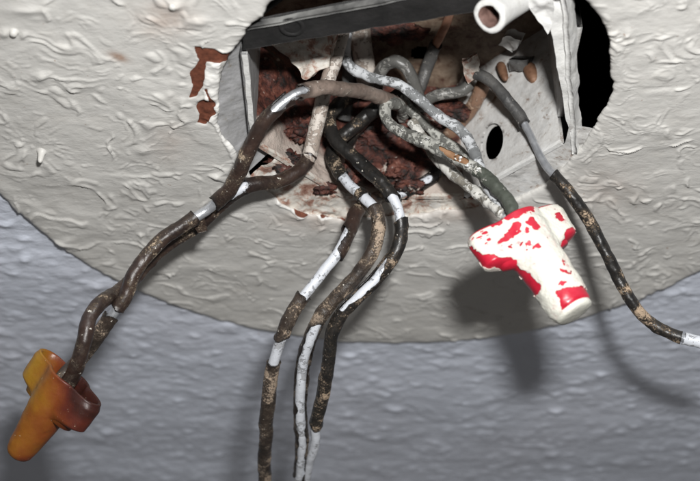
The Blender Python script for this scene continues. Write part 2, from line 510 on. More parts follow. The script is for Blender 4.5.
def build_ceiling():
    zc = ZC + 0.002
    nx, ny = 860, 720
    x = np.linspace(-0.31, 0.34, nx); y = np.linspace(0.12, 0.66, ny)
    X, Y = np.meshgrid(x, y, indexing='ij')
    p = np.stack([X, Y, 0 * X], -1).reshape(-1, 3)
    w = p * [0.45, 1, 1]
    w = w + np.stack([fbm(p, 60, 2, 71) * 0.003, fbm(p, 60, 2, 72) * 0.003, 0 * p[:, 0]], 1)
    pr = (p @ ROT.T)
    d = np.clip(fbm(w, 120, 3, 73) - 0.05, 0, 2) * 0.00018 + np.clip(fbm(pr, 150, 3, 79) - 0.10, 0, 1) * 0.00060 + np.clip(fbm(pr, 320, 2, 80) - 0.2, 0, 1) * 0.00030
    d += fbm(p * [0.35, 1, 1], 300, 3, 77) * 0.00012 + fbm(w, 45, 2, 76) * 0.0005
    rng = np.random.default_rng(3)
    D2 = d.reshape(nx, ny).copy()
    for _ in range(5200):                       # small blobs of thick paint
        cx, cy = rng.uniform(-0.30, 0.33), rng.uniform(0.13, 0.65)
        rx = rng.lognormal(0.0, 0.42) * MM * 1.15; ry = rx * rng.uniform(0.55, 1.05)
        hh = rx * rng.uniform(0.12, 0.42)
        i0, i1 = np.searchsorted(x, [cx - 3 * rx, cx + 3 * rx]); j0, j1 = np.searchsorted(y, [cy - 3 * rx, cy + 3 * rx])
        gx = x[i0:i1, None] - cx; gy = y[None, j0:j1] - cy
        a = rng.uniform(-0.5, 0.5)
        D2[i0:i1, j0:j1] += hh * np.exp(-((gx + a * gy) / rx) ** 2 - (gy / ry) ** 2)
    d = D2.ravel()
    p[:, 2] = zc - d
    f = grid_faces(nx, ny, False)
    cx = p[f].mean(1)
    f = f[np.hypot(cx[:, 0] - HX, cx[:, 1] - HY) > RPL - 0.006]
    z = np.zeros(len(p))
    stain = np.clip(fbm(p, 14, 2, 78), 0, 1) * 0.12
    o = link_mesh('ceiling', p, f, M['ceiling'], None, {'stain': stain, 'peel': z, 'bare': z})
    o['kind'] = 'structure'
    # the ceiling carries on around it
    S = 2.0
    vs = [(-S, 0.12 - S, zc), (S, 0.12 - S, zc), (S, 0.12, zc), (-S, 0.12, zc), (-S, 0.66, zc), (S, 0.66, zc), (S, S, zc), (-S, S, zc),
          (-0.31, 0.12, zc), (-0.31, 0.66, zc), (0.34, 0.12, zc), (0.34, 0.66, zc)]
    fs = [(0, 3, 8, 10, 2, 1), (3, 4, 9, 8), (10, 11, 5, 2), (4, 7, 6, 5, 11, 9)]
    z = np.zeros(12)
    o2 = link_mesh('surrounding_ceiling', np.array(vs), fs, M['ceiling'], o, {'stain': z, 'peel': z, 'bare': z}, smooth=False)
    # closed box above the plate, the hollow's shade put into its near-black colour
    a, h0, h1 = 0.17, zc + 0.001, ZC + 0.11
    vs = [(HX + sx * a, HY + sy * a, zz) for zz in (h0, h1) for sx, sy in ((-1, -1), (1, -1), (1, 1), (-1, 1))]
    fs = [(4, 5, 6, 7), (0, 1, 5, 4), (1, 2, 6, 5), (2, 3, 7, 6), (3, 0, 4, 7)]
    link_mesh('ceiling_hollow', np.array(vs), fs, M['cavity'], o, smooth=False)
build_ceiling()

# ------------------------------------------------------------------ junction box
AP = 0.0430
HB0, HB1 = -3.0, -48.0
def oct_corner(k, r=AP):
    a = math.radians(22.5 + 45 * k)
    rr = r / math.cos(math.radians(22.5))
    return np.array([HX + rr * math.cos(a), HY + rr * math.sin(a)])

def build_box():
    root = thing('junction_box', 'rusty octagonal metal junction box set in the plate opening', 'junction box', (HX, HY, ZC + 0.048))
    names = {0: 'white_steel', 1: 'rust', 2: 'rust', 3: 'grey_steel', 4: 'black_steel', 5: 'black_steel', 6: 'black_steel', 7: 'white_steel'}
    for kf in range(8):
        a, b = oct_corner(kf), oct_corner(kf + 1)
        n, m = 60, 70
        S, T = np.meshgrid(np.linspace(0, 1, n), np.linspace(0, 1, m), indexing='ij')
        xy = a[None, None] * (1 - S[..., None]) + b[None, None] * S[..., None]
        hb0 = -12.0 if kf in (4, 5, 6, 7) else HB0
        hh = hb0 + (HB1 - hb0) * T
        p = np.concatenate([xy, (ZC - hh * MM)[..., None]], -1).reshape(-1, 3)
        inw = np.array([HX, HY]) - (a + b) / 2
        inw = np.array([*(inw / np.linalg.norm(inw)), 0])
        px, py = PX(p)
        amp = {0: 0.0005, 1: 0.0024, 2: 0.0022, 3: 0.0003}.get(kf, 0.0008)
        e = sstep(0, 0.12, T.ravel()) * sstep(0, 0.05, S.ravel()) * sstep(1, 0.95, S.ravel())
        d = np.clip(fbm(p, 90, 4, 40 + kf), -0.3, 2) * amp * e
        white = np.zeros(len(p))
        if kf == 1:
            white = sstep(0.14, 0.03, T.ravel() + fbm(p, 120, 3, 5) * 0.10) * 0.9
            white = np.maximum(white, sstep(4, -3, sd_poly(px, py, [(455, 118), (488, 112), (500, 128), (480, 160), (455, 165)]) + fbm(p, 200, 3, 6) * 9) * 0.8)
        if kf == 2:
            white = np.maximum(sstep(0.30, 0.12, T.ravel() + fbm(p, 120, 3, 7) * 0.14) * 0.8, 0)
        front = p + inw * d[:, None]
        back = p - inw * 0.0016
        N = n * m
        f = grid_faces(n, m, False)
        j = np.arange(n - 1)
        rimf = np.stack([j * m, (j + 1) * m, N + (j + 1) * m, N + j * m], 1)
        # knockout hole in the right far wall
        if kf == 0:
            cc = front[f].mean(1); cx, cy = PX(cc)
            ST = np.stack([S.ravel() * 35.6, T.ravel() * 45.0], 1)
            vx, vy = PX(p)
            c_st = ST[np.argmin(np.hypot(vx - 492, vy - 141))]
            rad = np.array([3.9, 6.6])
            dd = np.hypot(*((ST - c_st) / rad).T)
            sn = (dd > 0.86) & (dd < 1.14)
            tgt = c_st + (ST - c_st) / dd[:, None].clip(1e-6)
            dl = (tgt - ST) * sn[:, None] * MM
            e1 = np.array([*((b - a) / np.linalg.norm(b - a)), 0.0])
            shift = e1 * dl[:, :1] + np.array([0, 0, 1.0]) * dl[:, 1:]
            front = front + shift; back = back + shift
            hole = np.hypot(*((ST[f].mean(1) - c_st) / rad).T) < 1.0
            f_front = f[~hole]; f_back = (f + N)[:, ::-1][~hole]
        else:
            f_front = f; f_back = (f + N)[:, ::-1]
        wv = np.concatenate([white, white])
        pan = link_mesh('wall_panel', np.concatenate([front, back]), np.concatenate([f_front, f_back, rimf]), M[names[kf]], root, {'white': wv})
        # thin folded rim of the panel, bright where the paint rubbed off
        if kf in (4, 5, 6, 7):
            continue
        def rp(s, o, h):
            q = a * (1 - s) + b * s
            return np.array([q[0], q[1], ZC - h * MM]) + inw * o * MM
        vs = []
        for s in np.linspace(0.004, 0.996, 12):
            vs += [rp(s, 0.3, -3.4), rp(s, 0.3, -2.3), rp(s, -1.1, -2.3), rp(s, -1.1, -3.4)]
        vs = np.array(vs); vs += (fbm(vs, 200, 2, 60)[:, None] * 0.0002)
        fc = grid_faces(12, 4, True)
        link_mesh('rim', vs, fc, M['white_paint'] if kf in (3, 0, 7) else M['plaster'], pan, {'white': np.zeros(48)}, smooth=False)
    # back of the box
    n = 120
    x = np.linspace(-0.0462, 0.0462, n)
    X, Y = np.meshgrid(x, x, indexing='ij')
    p = np.stack([HX + X, HY + Y, np.full_like(X, ZC + 0.048)], -1).reshape(-1, 3)
    p[:, 2] -= np.clip(fbm(p, 70, 3, 55), 0, 1) * 0.002
    f = grid_faces(n, n, False)
    cc = p[f].mean(1); px, py = PX(cc)
    hole = np.hypot((px - 421) / 10, (py - 53) / 6.5) < 1
    link_mesh('back_plate', p, f[~hole], M['rust_tan'], root, {'white': np.zeros(len(p))})
    # ledge of broken plaster and paint between box rim and plate
    def ledge(t0, t1, mat, hin, hout, nm, amp):
        nt, nr = 220, 26
        T, Rr = np.meshgrid(np.radians(np.linspace(t0, t1, nt)), np.linspace(0, 1, nr), indexing='ij')
        # inner edge follows the octagon
        am = (T - math.radians(0)) % math.radians(45) - math.radians(22.5)
        seg = np.abs(((T + math.radians(22.5)) % math.radians(45)) - math.radians(22.5))
        ri = (AP + 0.0012) / np.cos(seg)
        ro = rim_radius(T) + 0.002
        R = ri * (1 - Rr) + ro * Rr
        p = np.stack([HX + R * np.cos(T), HY + R * np.sin(T), ZC - (hin * (1 - Rr) + hout * Rr) * MM], -1).reshape(-1, 3)
        p[:, 2] -= np.clip(fbm(p, 130, 4, 66), -0.4, 1) * amp
        endf = np.minimum(sstep(0, 0.03, np.linspace(0, 1, nt)), 1)
        link_mesh(nm, p, grid_faces(nt, nr, False), mat, root, {'white': np.zeros(len(p))})
    ledge(12, 62, M['white_steel'], -2.6, -1.4, 'plaster_ledge', 0.0006)
    ledge(62.3, 146, M['plaster'], -2.4, -1.6, 'plaster_ledge', 0.0016)
    ledge(146.4, 207, M['grey_steel'], -6.5, -1.6, 'zinc_ring', 0.0005)
    # screws in the right far wall
    for (x, y, ln, r, h) in ((503, 72, 8.5, 1.5, -38), (532, 74, 8.0, 2.2, -33)):
        c0 = PT(x, y, h)
        ax = np.array([0.12, -0.2, -1.0]); ax /= np.linalg.norm(ax)
        s1 = np.cross(ax, [1, 0, 0]); s1 /= np.linalg.norm(s1); s2 = np.cross(ax, s1)
        prof = [(-.5, .05), (-.5, .6), (-.44, .85), (-.3, 1.0), (0, .95), (.25, .8), (.4, .6), (.48, .35), (.5, .03)]
        vs = [c0 + ax * t * ln * MM + (s1 * math.cos(q) + s2 * math.sin(q)) * r * k * MM for t, k in prof for q in np.arange(16) / 16 * 2 * math.pi]
        link_mesh('screw', vs, grid_faces(len(prof), 16, True), M['screw'], root)
    # small grey clamp between the screws
    def slab(name, quad, thick, mat, par, sub=14, amp=0.0004, seed=1, ext=None):
        a, b, c, d = [np.asarray(q, float) for q in quad]
        S, T = np.meshgrid(np.linspace(0, 1, sub), np.linspace(0, 1, sub), indexing='ij')
        S, T = S[..., None], T[..., None]
        p = (a * (1 - S) * (1 - T) + b * S * (1 - T) + c * S * T + d * (1 - S) * T).reshape(-1, 3)
        nrm = np.cross(b - a, d - a); nrm /= np.linalg.norm(nrm)
        if np.dot(nrm, CAM - p.mean(0)) < 0: nrm = -nrm
        jig = np.stack([fbm(p, 160, 3, seed + k) for k in range(3)], 1)
        front = p + nrm * (fbm(p, 170, 3, seed)[:, None] * amp) + jig * amp
        back = front - nrm * thick
        N = sub * sub
        f = grid_faces(sub, sub, False)
        idx = np.arange(N).reshape(sub, sub)
        ring = np.concatenate([idx[0], idx[1:, -1], idx[-1, -2::-1], idx[-2:0:-1, 0]])
        r2 = np.roll(ring, -1)
        side = np.stack([ring, r2, r2 + N, ring + N], 1)
        return link_mesh(name, np.concatenate([front, back]), np.concatenate([f, f[:, ::-1] + N, side]), mat, par, {'white': np.zeros(2 * N), 'edge': np.ones(2 * N)})
    slab('clamp_plate', (PT(509, 56, -40), PT(529, 57, -37), PT(528, 69, -35), PT(508, 70, -38)), 0.0040, M['ins_charcoal'], root, seed=3, amp=0.0009)
    slab('paint_lump', (PT(498, 47, -40), PT(508, 37, -38), PT(521, 44, -37), PT(512, 58, -38)), 0.003, M['white_paint'], root, amp=0.0014, seed=8)
    # bent tab, thick with old paint, beside the left wall
    slab('bent_tab', (PT(262, 38, -34), PT(333, 28, -30), PT(326, 66, -24), PT(311, 76, -24)), 0.003, M['plaster'], root, sub=24, amp=0.0012, seed=12)
    slab('torn_collar', (PT(462, 62, -30), PT(478, 54, -30), PT(480, 70, -29), PT(468, 84, -29)), 0.0012, M['plaster'], root, amp=0.0008, seed=17)
    # loose rusty scale lying in the box
    rng = np.random.default_rng(5)
    for (x, y, h, s) in ((352, 172, -5, 6), (402, 168, -12, 7), (372, 140, -24, 8), (425, 120, -26, 7), (300, 130, -14, 6), (285, 160, -5, 6),
                         (452, 112, -28, 7), (325, 188, -3, 5), (410, 186, -4, 5), (395, 30, -45, 9), (360, 130, -26, 6)):
        c0 = PT(x, y, h)
        vs = []
        nu_, nv_ = 24, 34
        for i in range(nu_):
            ph = math.pi * (i + 0.02) / (nu_ - 0.96)
            for j in range(nv_):
                an = 2 * math.pi * j / nv_
                vs.append((math.sin(ph) * math.cos(an), math.sin(ph) * math.sin(an), math.cos(ph)))
        vs = np.array(vs)
        sc = np.array([rng.uniform(.7, 1.2), rng.uniform(.35, .6), rng.uniform(.45, .8)]) * s * MM
        rr_ = 1 + 0.5 * fbm(vs, 1.6, 4, int(x)) + 0.35 * fbm(vs, 5.0, 3, int(y))
        w = vs * rr_[:, None] * sc * 0.75 + c0
        link_mesh('rust_scale', w, grid_faces(nu_, nv_, True), M['rust'], root, {'white': np.zeros(len(w))})
    return root, slab
box, slab = build_box()

# white painted strap and threaded sleeve at the near right of the opening
def build_strap():
    root = thing('mounting_strap', 'tapered metal strap under thick white paint, with an open threaded sleeve', 'mounting strap', PT(560, 60, -6))
    slab('strap_plate', (PT(545, -14, -7), PT(562, -14, -7), PT(578, 154, -1.2), PT(572, 154, -1.2)), 0.0016, M['white_paint'], root, sub=60, amp=0.0004, seed=21)
    slab('strap_fold', (PT(565, -14, -5), PT(573, -14, -9), PT(583, 152, -3), PT(577, 154, -0.8)), 0.0014, M['white_paint'], root, sub=50, amp=0.0004, seed=25)
    slab('side_lug', (PT(516, -10, -5), PT(552, -12, -5), PT(553, 22, -4), PT(546, 33, -4)), 0.003, M['white_paint'], root, sub=30, amp=0.0007, seed=29)
    # sleeve
    a = PT(489, 16, 2); b = PT(545, -22, -6)
    ax = (a - b); L = np.linalg.norm(ax); ax /= L
    tocam = CAM - a; tocam /= np.linalg.norm(tocam)
    ax = ax + tocam * 1.15; ax /= np.linalg.norm(ax)
    b = a - ax * L
    s1 = np.cross(ax, [0, 0, 1]); s1 /= np.linalg.norm(s1); s2 = np.cross(ax, s1)
    R = 0.0043
    prof = [(0, 1.05), (.3, 1.0), (.6, 0.96), (.85, 0.98), (.95, 1.02), (.99, .97), (1.0, .84), (.995, .66)]
    nv_ = 40
    vs = np.array([b + ax * t * L + (s1 * math.cos(q) + s2 * math.sin(q)) * R * k for t, k in prof for q in np.arange(nv_) / nv_ * 2 * math.pi])
    vs += fbm(vs, 260, 3, 33)[:, None] * 0.0005 * s1
    link_mesh('sleeve', vs, grid_faces(len(prof), nv_, True), M['white_paint'], root, {'white': np.zeros(len(vs))})
    prof = [(.997, .68), (.97, .56), (.8, .52), (.1, .5), (.1, .01)]
    vs = np.array([b + ax * t * L + (s1 * math.cos(q) + s2 * math.sin(q)) * R * k for t, k in prof for q in np.arange(nv_) / nv_ * 2 * math.pi])
    link_mesh('sleeve_bore', vs, grid_faces(len(prof), nv_, True), M['rust_in'], root)
build_strap()

def build_crossbar():
    root = thing('fixture_crossbar', 'dark flat steel crossbar with a pale painted edge spanning the box', 'crossbar', PT(360, 10, -8))
    a0, a1 = PT(243, 27, -4), PT(520, -26, -4)
    b0, b1 = PT(243, 50, -4), PT(520, 4, -4)
    m = slab('bar', (a0, a1, b1, b0), 0.0022, M['black_steel'], root, sub=40, amp=0.0002, seed=41)
    # folded pale lip along the near edge
    up = np.array([0, 0, 1.0])
    slab('painted_lip', (a0 + [0, -0.0002, -0.0008], a1 + [0, -0.0002, -0.0008], a1 + up * 0.0012 + [0, -0.0002, 0], a0 + up * 0.0012 + [0, -0.0002, 0]), 0.0008, M['dull_edge'], root, sub=30, amp=0.0002, seed=43)
    c0 = PT(292, 27, -3.6)
    vs = [c0 + np.array([math.cos(q) * .0022, math.sin(q) * .0022, 0]) * kk + [0, 0, zz] for kk, zz in ((1, 0.0), (1.25, -0.0004), (1.5, 0.0)) for q in np.arange(20) / 20 * 2 * math.pi]
    link_mesh('screw_hole_burr', vs, grid_faces(3, 20, True), M['black_steel'], root)
build_crossbar()

# ------------------------------------------------------------------ wires
def spline(pts, step):
    P = np.array(pts)
    P = np.vstack([2 * P[0] - P[1], P, 2 * P[-1] - P[-2]])
    out, idx = [], []
    for i in range(1, len(P) - 2):
        t = np.linspace(0, 1, 40, endpoint=False)[:, None]
        p0, p1, p2, p3 = P[i - 1:i + 3]
        # centripetal-like tension keeps the curve from overshooting
        m1 = (p2 - p0) * 0.5; m2 = (p3 - p1) * 0.5
        l = np.linalg.norm(p2 - p1)
        for m in (m1, m2):
            ln = np.linalg.norm(m)
            if ln > 1.4 * l: m *= 1.4 * l / ln
        out.append((2 * t ** 3 - 3 * t ** 2 + 1) * p1 + (t ** 3 - 2 * t ** 2 + t) * m1 + (-2 * t ** 3 + 3 * t ** 2) * p2 + (t ** 3 - t ** 2) * m2)
        idx.append(i - 1 + t[:, 0])
    out.append(P[-2:-1]); idx.append([len(pts) - 1])
    p = np.vstack(out); ix = np.concatenate(idx)
    s = np.concatenate([[0], np.cumsum(np.linalg.norm(np.diff(p, axis=0), axis=1))])
    n = max(8, int(s[-1] / step))
    sn = np.linspace(0, s[-1], n)
    q = np.stack([np.interp(sn, s, p[:, k]) for k in range(3)], 1)
    # light smoothing
    for _ in range(6):
        q[1:-1] = 0.25 * q[:-2] + 0.5 * q[1:-1] + 0.25 * q[2:]
    return sn, q, np.interp(sn, s, ix)

class Wire:
    def __init__(s, pts, wob=0.00025, seed=0):
        s.seed = seed
        s.sn, q, s.ix = spline([PT(*p) for p in pts], 0.0003)
        q = q + np.stack([fbm(q, 95, 2, seed + k) for k in range(3)], 1) * wob
        s.q = q
        t = np.gradient(q, axis=0); t /= np.linalg.norm(t, axis=1)[:, None]
        ref = CAM - q
        n = ref - (ref * t).sum(1)[:, None] * t
        n /= np.linalg.norm(n, axis=1)[:, None]
        b = np.cross(t, n)
        s.t, s.n, s.b = t, n, b
    def at(s, idx):
        return float(np.interp(idx, s.ix, s.sn))
    def pos(s, U, V, R):
        f = np.clip(U / s.sn[-1] * (len(s.sn) - 1), 0, len(s.sn) - 1.001)
        i = f.astype(int); w = (f - i)[..., None]
        c = s.q[i] * (1 - w) + s.q[i + 1] * w
        n = s.n[i] * (1 - w) + s.n[i + 1] * w
        b = s.b[i] * (1 - w) + s.b[i + 1] * w
        return c + (n * np.cos(V)[..., None] + b * np.sin(V)[..., None]) * R[..., None]

NV = 30
def tube(w, name, a, b, r, mat, parent, lump=0.0001, lscale=300, cap=True, taper=0.0):
    u = np.arange(a, b, 0.0004)
    if len(u) < 4: u = np.linspace(a, b, 4)
    U, V = np.meshgrid(u, np.arange(NV) / NV * 2 * math.pi, indexing='ij')
    c = w.pos(U, V, np.full_like(U, r)).reshape(-1, 3)
    R = r + fbm(c, lscale, 3, w.seed + 5).reshape(U.shape) * lump
    e = 1 - np.clip(1 - (b - U) / max(taper, 1e-9), 0, 1) ** 2 * 0.6 if taper else 1
    v = w.pos(U, V, R * e).reshape(-1, 3)
    f = grid_faces(len(u), NV, True)
    if cap:
        n = len(v)
        v = np.vstack([v, v[:NV].mean(0), v[-NV:].mean(0)])
        j = np.arange(NV); j2 = (j + 1) % NV; l = (len(u) - 1) * NV
        f = np.concatenate([f, np.stack([j2, j, np.full(NV, n), np.full(NV, n)], 1)[:, :4], np.stack([l + j, l + j2, np.full(NV, n + 1), np.full(NV, n + 1)], 1)])
        tri = f[-2 * NV:, :3]
        quads = f[:-2 * NV]
        faces = [tuple(x) for x in quads.tolist()] + [tuple(x) for x in tri.tolist()]
        return link_mesh(name, v, faces, mat, parent, {'edge': np.ones(len(v))})
    return link_mesh(name, v, f, mat, parent, {'edge': np.ones(len(v))})

def sleeve(w, a, b, r, thick, mat, parent, slots=(), rag=0.0009, lump=0.00022, name='insulation_sleeve'):
    """insulation between arc lengths a and b with torn ends and split-open slots (s0, s1, angle, half width)"""
    a0, b0 = max(a - 0.002, 0), min(b + 0.002, w.sn[-1])
    u = np.linspace(a0, b0, max(6, int((b0 - a0) / 0.00032)))
    nv = 40
    def field(U, V):
        c = w.pos(U, V, np.full_like(U, r)).reshape(-1, 3)
        nz = fbm(c, 380, 3, w.seed + 31).reshape(U.shape)
        lo = fbm(c, 190, 2, w.seed + 37).reshape(U.shape)
        F = np.full(U.shape, 1.0)
        if a > 0.0001: F = np.minimum(F, U - a + (nz * 0.6 + lo) * rag)
        if b < w.sn[-1] - 0.0001: F = np.minimum(F, b - U + (nz * 0.6 + lo) * rag)
        for (s0, s1, an, hw) in slots:
            sm, sh = (s0 + s1) / 2, (s1 - s0) / 2
            dv = (V - an + math.pi) % (2 * math.pi) - math.pi
            d = ((np.abs(U - sm) / sh) ** 3 + (np.abs(dv) * r / hw) ** 2) ** 0.4 - 1
            F = np.minimum(F, d * min(hw, sh) + (nz * 0.35 + lo * 0.35) * rag)
        return F
    def P(U, V, off, F):
        c = w.pos(U, V, np.full_like(U, r)).reshape(-1, 3)
        l = fbm(c, 420, 4, w.seed + 3).reshape(U.shape) * lump * 1.3 + fbm(c, 90, 2, w.seed + 4).reshape(U.shape) * lump * 0.8
        lift = np.exp(-np.clip(F, 0, 1) / 0.0006) * 0.00018
        return w.pos(U, V, r + l + off + lift)
    v, f, F = shell(P, u, nv, field, thick)
    return link_mesh(name, v, f, mat, parent, {'edge': np.clip(F / 0.0011, 0, 1)})

def wire(label, pts, r, rc, core, ins, full=(), slots=(), group=None, cat='wire', name='wire', seed=1, rag=0.0014, wob=0.00035, lump=0.00013, start=0.0, end=None):
    """pts measured points; full = bare intervals (in control point numbers); slots = split-open intervals"""
    w = Wire(pts, wob, seed)
    root = thing(name, label, cat, w.q[0], group)
    tube(w, 'conductor', 0, w.sn[-1], rc, M[core], root)
    cuts = sorted((w.at(x), w.at(y)) for x, y in full)
    segs, p = [], 0.0
    for x, y in cuts:
        if x - p > 0.001: segs.append((p, x))
        p = y
    if w.sn[-1] - p > 0.001: segs.append((p, w.sn[-1]))
    if isinstance(ins, str): ins = [ins] * len(segs)
    for i, (x, y) in enumerate(segs):
        sl = [(w.at(s0), w.at(s1), an, hw * MM) for s0, s1, an, hw in slots if w.at(s1) > x and w.at(s0) < y]
        sleeve(w, x, y, r, (r - rc) * 0.72, M[ins[min(i, len(ins) - 1)]], root, sl, rag, lump)
    return root, w

# --- the left pigtail: two wires twisted together into the amber connector
A1 = [(402, 106, -24), (382, 97, -19), (358, 91, -13), (330, 88, -7), (305, 92, -3), (285, 102, 0), (266, 119, 4), (252, 143, 7), (240, 169, 10), (228, 191, 12.5),
      (206, 211, 15), (180, 227, 20), (153, 248, 26), (134, 274, 33), (124, 299, 39), (110, 318, 43), (94, 340, 46), (80, 358, 49.5), (68, 371, 54), (58, 384, 58)]
pig, _ = wire('brown wire arching over the box edge, silver metal bared, twisted into the amber connector', A1, 0.00208, 0.0014, 'tin',
     ['ins_taupe', 'ins_brown', 'ins_brown', 'ins_crusty'], full=[(4.3, 4.75), (9.5, 10.55), (14.55, 14.85)], slots=[(4.0, 5.6, 0.3, 1.9)], seed=11)
slab('insulation_flap', (PT(192, 224, 17), PT(205, 219, 16), PT(207, 230, 17), PT(197, 233, 18)), 0.0005, M['ins_brown'], pig, sub=16, amp=0.0005, seed=51)
A2 = [(352, -6, -44), (346, 20, -38), (337, 52, -30), (326, 90, -21), (317, 128, -11), (310, 154, -4), (297, 173, 2), (276, 182, 6), (254, 184, 9), (237, 192, 11),
      (217, 209, 11), (192, 229, 13), (165, 247, 18), (141, 272, 26), (118, 291, 35), (101, 302, 42), (90, 318, 47), (85, 338, 52.5), (81, 356, 56), (75, 372, 58), (66, 386, 60)]
wire('pale sheathed wire turning dark brown where it twists into the amber connector', A2, 0.00208, 0.0014, 'core_white',
     ['sheath', 'ins_brown', 'ins_brown'], full=[(5.15, 5.2), (8.4, 8.75)], slots=[(8.2, 9.6, 0.2, 1.8), (0.8, 2.6, 2.2, 1.2)], seed=23)

# --- the three wires hanging in the middle
G = 'dark peeling wires hanging below the plate'
B1 = [(402, 184, -11), (385, 194, -5), (369, 202, 3), (357, 212, 10), (349, 230, 17), (338, 252, 24), (318, 277, 30), (298, 303, 36), (282, 335, 42), (272, 370, 47), (267, 410, 52), (265, 450, 56), (264, 505, 60)]
wire('crusty brown hanging wire nearest the amber connector, hooked top, two white bare stretches', B1, 0.00205, 0.00148, 'core_white',
     ['ins_brown', 'ins_crusty', 'ins_crusty'], full=[(5.0, 6.75), (8.0, 8.75), (11.6, 12)], slots=[(4.0, 5.4, 1.4, 2.3)], seed=37, group=G)
B2 = [(380, 102, -26), (357, 125, -19), (338, 141, -14), (333, 160, -7), (347, 182, 2), (365, 199, 9), (376, 212, 14), (379, 230, 19), (372, 252, 25), (355, 278, 30), (330, 304, 35), (313, 330, 40), (303, 365, 45), (301, 400, 50), (302, 440, 55), (299, 480, 59), (297, 510, 61)]
wire('middle hanging wire, brown crust split open along its lower half over a white core', B2, 0.00205, 0.0015, 'core_white',
     ['ins_black', 'ins_black', 'ins_crusty'], full=[(3.75, 4.75), (5.05, 5.75), (14.9, 16)], slots=[(10.9, 13.6, -0.30, 2.5), (12.2, 15.3, 0.0, 1.6)], seed=41, group=G)
B3 = [(352, 96, -29), (338, 104, -23), (329, 119, -17), (336, 140, -9), (360, 161, -2), (383, 184, 6), (397, 205, 12), (401, 224, 17), (398, 243, 22), (388, 263, 27), (366, 290, 33), (342, 315, 38), (331, 339, 42), (326, 375, 48), (319, 413, 53), (313, 450, 57), (306, 480, 59), (303, 510, 60)]
wire('black hanging wire crossing over the others, white core showing in long slit and bare end', B3, 0.00200, 0.00142, 'core_white',
     ['ins_black', 'ins_streak', 'ins_black'], full=[(5.75, 7.0), (14.3, 17)], slots=[(8.7, 10.9, 0.75, 2.2)], seed=53, group=G)
B4 = [(446, 160, -14), (432, 178, -8), (410, 190, -4), (392, 195, -3.5), (378, 186, -8), (368, 172, -16)]
wire('short black wire with pale patches curving beneath the grey wires', B4, 0.0020, 0.00145, 'core_white', 'ins_black', full=[(2.3, 2.7)], slots=[(0.9, 1.9, 0.3, 1.2)], seed=59)
B5 = [(402, 92, -30), (386, 104, -24), (372, 112, -22), (356, 128, -22), (345, 146, -20)]
wire('stubby black wire with a white gap, lying behind the arching brown wire', B5, 0.0022, 0.0015, 'core_white', 'ins_black', full=[(0.9, 1.7)], seed=61)

# --- grey wires running into the red connector
def bare_wire(label, pts, r, mat, seed, lump=0.0002, part='sheathing', group=None, wob=0.0003):
    w = Wire(pts, wob, seed)
    root = thing('wire', label, 'wire', w.q[0], group)
    tube(w, part, 0, w.sn[-1], r, M[mat], root, lump)
    return root, w
bare_wire('long silver-grey wire from the top of the box looping down to the red connector',
          [(354, -10, -48), (348, 30, -40), (347, 60, -33), (366, 76, -27), (398, 85, -21), (420, 101, -16), (440, 117, -11), (458, 127, -7), (470, 143, -1), (478, 164, 8), (489, 188, 17), (502, 208, 24), (509, 220, 29)], 0.0016, 'silver_paint', 67, 0.00025)
C2 = [(404, 118, -26), (401, 106, -22), (391, 102, -19), (384, 110, -15), (387, 123, -10), (402, 132, -6), (425, 142, 0), (450, 155, 6), (475, 169, 13), (497, 186, 20), (510, 203, 26), (517, 220, 32)]
root_c2, w_c2 = wire('hooked grey-green wire split to show an orange strand, entering the red connector', C2, 0.00172, 0.00122, 'orange',
     ['grey_white', 'grey_green'], full=[(8.05, 8.08)], slots=[(6.6, 7.8, -0.2, 1.2)], seed=71, rag=0.0006, lump=0.0003)
bare_wire('flaking white wire running beneath the grey-green wire into the red connector',
          [(412, 122, -16), (430, 149, -6), (447, 168, 2), (465, 184, 10), (484, 199, 18), (503, 215, 27)], 0.0016, 'white_wire', 73, 0.0004)
bare_wire('short whitish wire tucked behind the long silver-grey wire',
          [(400, 98, -27), (422, 122, -19), (440, 137, -14), (458, 149, -9), (470, 166, -2)], 0.0015, 'grey_white', 79, 0.0003)

# crumbs of paint caught where the wires meet
def crumb_cluster(par, spots, mat):
    rng = np.random.default_rng(9)
    for (x, y, h, n, spread) in spots:
        for _ in range(n):
            c0 = PT(x + rng.normal(0, spread), y + rng.normal(0, spread), h + rng.normal(0, 0.3))
            v = rng.normal(0, 1, (8, 3)); v /= np.linalg.norm(v, axis=1)[:, None]
            from mathutils.geometry import convex_hull_2d
            import bmesh
            bm = bmesh.new()
            for q in v * rng.uniform(0.2, 0.65) * MM * [1.2, 1, 0.6] + c0: bm.verts.new(q - np.array(par['_base']))
            bmesh.ops.convex_hull(bm, input=bm.verts)
            me = bpy.data.meshes.new('paint_crumb'); bm.to_mesh(me); bm.free()
            me.materials.append(mat)
            o = bpy.data.objects.new('paint_crumb', me); C.objects.link(o); o.parent = par
crumb_cluster(root_c2, [(425, 142, 1.3, 9, 2.2), (459, 160, 10, 8, 2.0), (470, 167, 13, 12, 2.2), (478, 171, 15, 6, 2.0), (402, 132, -5, 6, 2.0)], M['white_paint'])

# --- black wire sweeping away on the right
D = [(462, 88, -36), (470, 76, -32), (480, 75, -29), (493, 84, -25), (508, 100, -19), (524, 122, -12), (534, 143, -5), (545, 164, 2), (560, 181, 8), (575, 200, 13), (592, 225, 18), (607, 255, 25), (618, 279, 30), (632, 303, 36), (650, 323, 40), (668, 333, 43), (688, 340, 45), (724, 347, 47)]
wire('black wire with tan streaks sweeping clear of the red connector, bare silver near the box', D, 0.00168, 0.00112, 'tin',
     ['ins_charcoal', 'ins_streak', 'core_white'], full=[(5.0, 7.7), (15.7, 15.8)], seed=83, rag=0.0006)
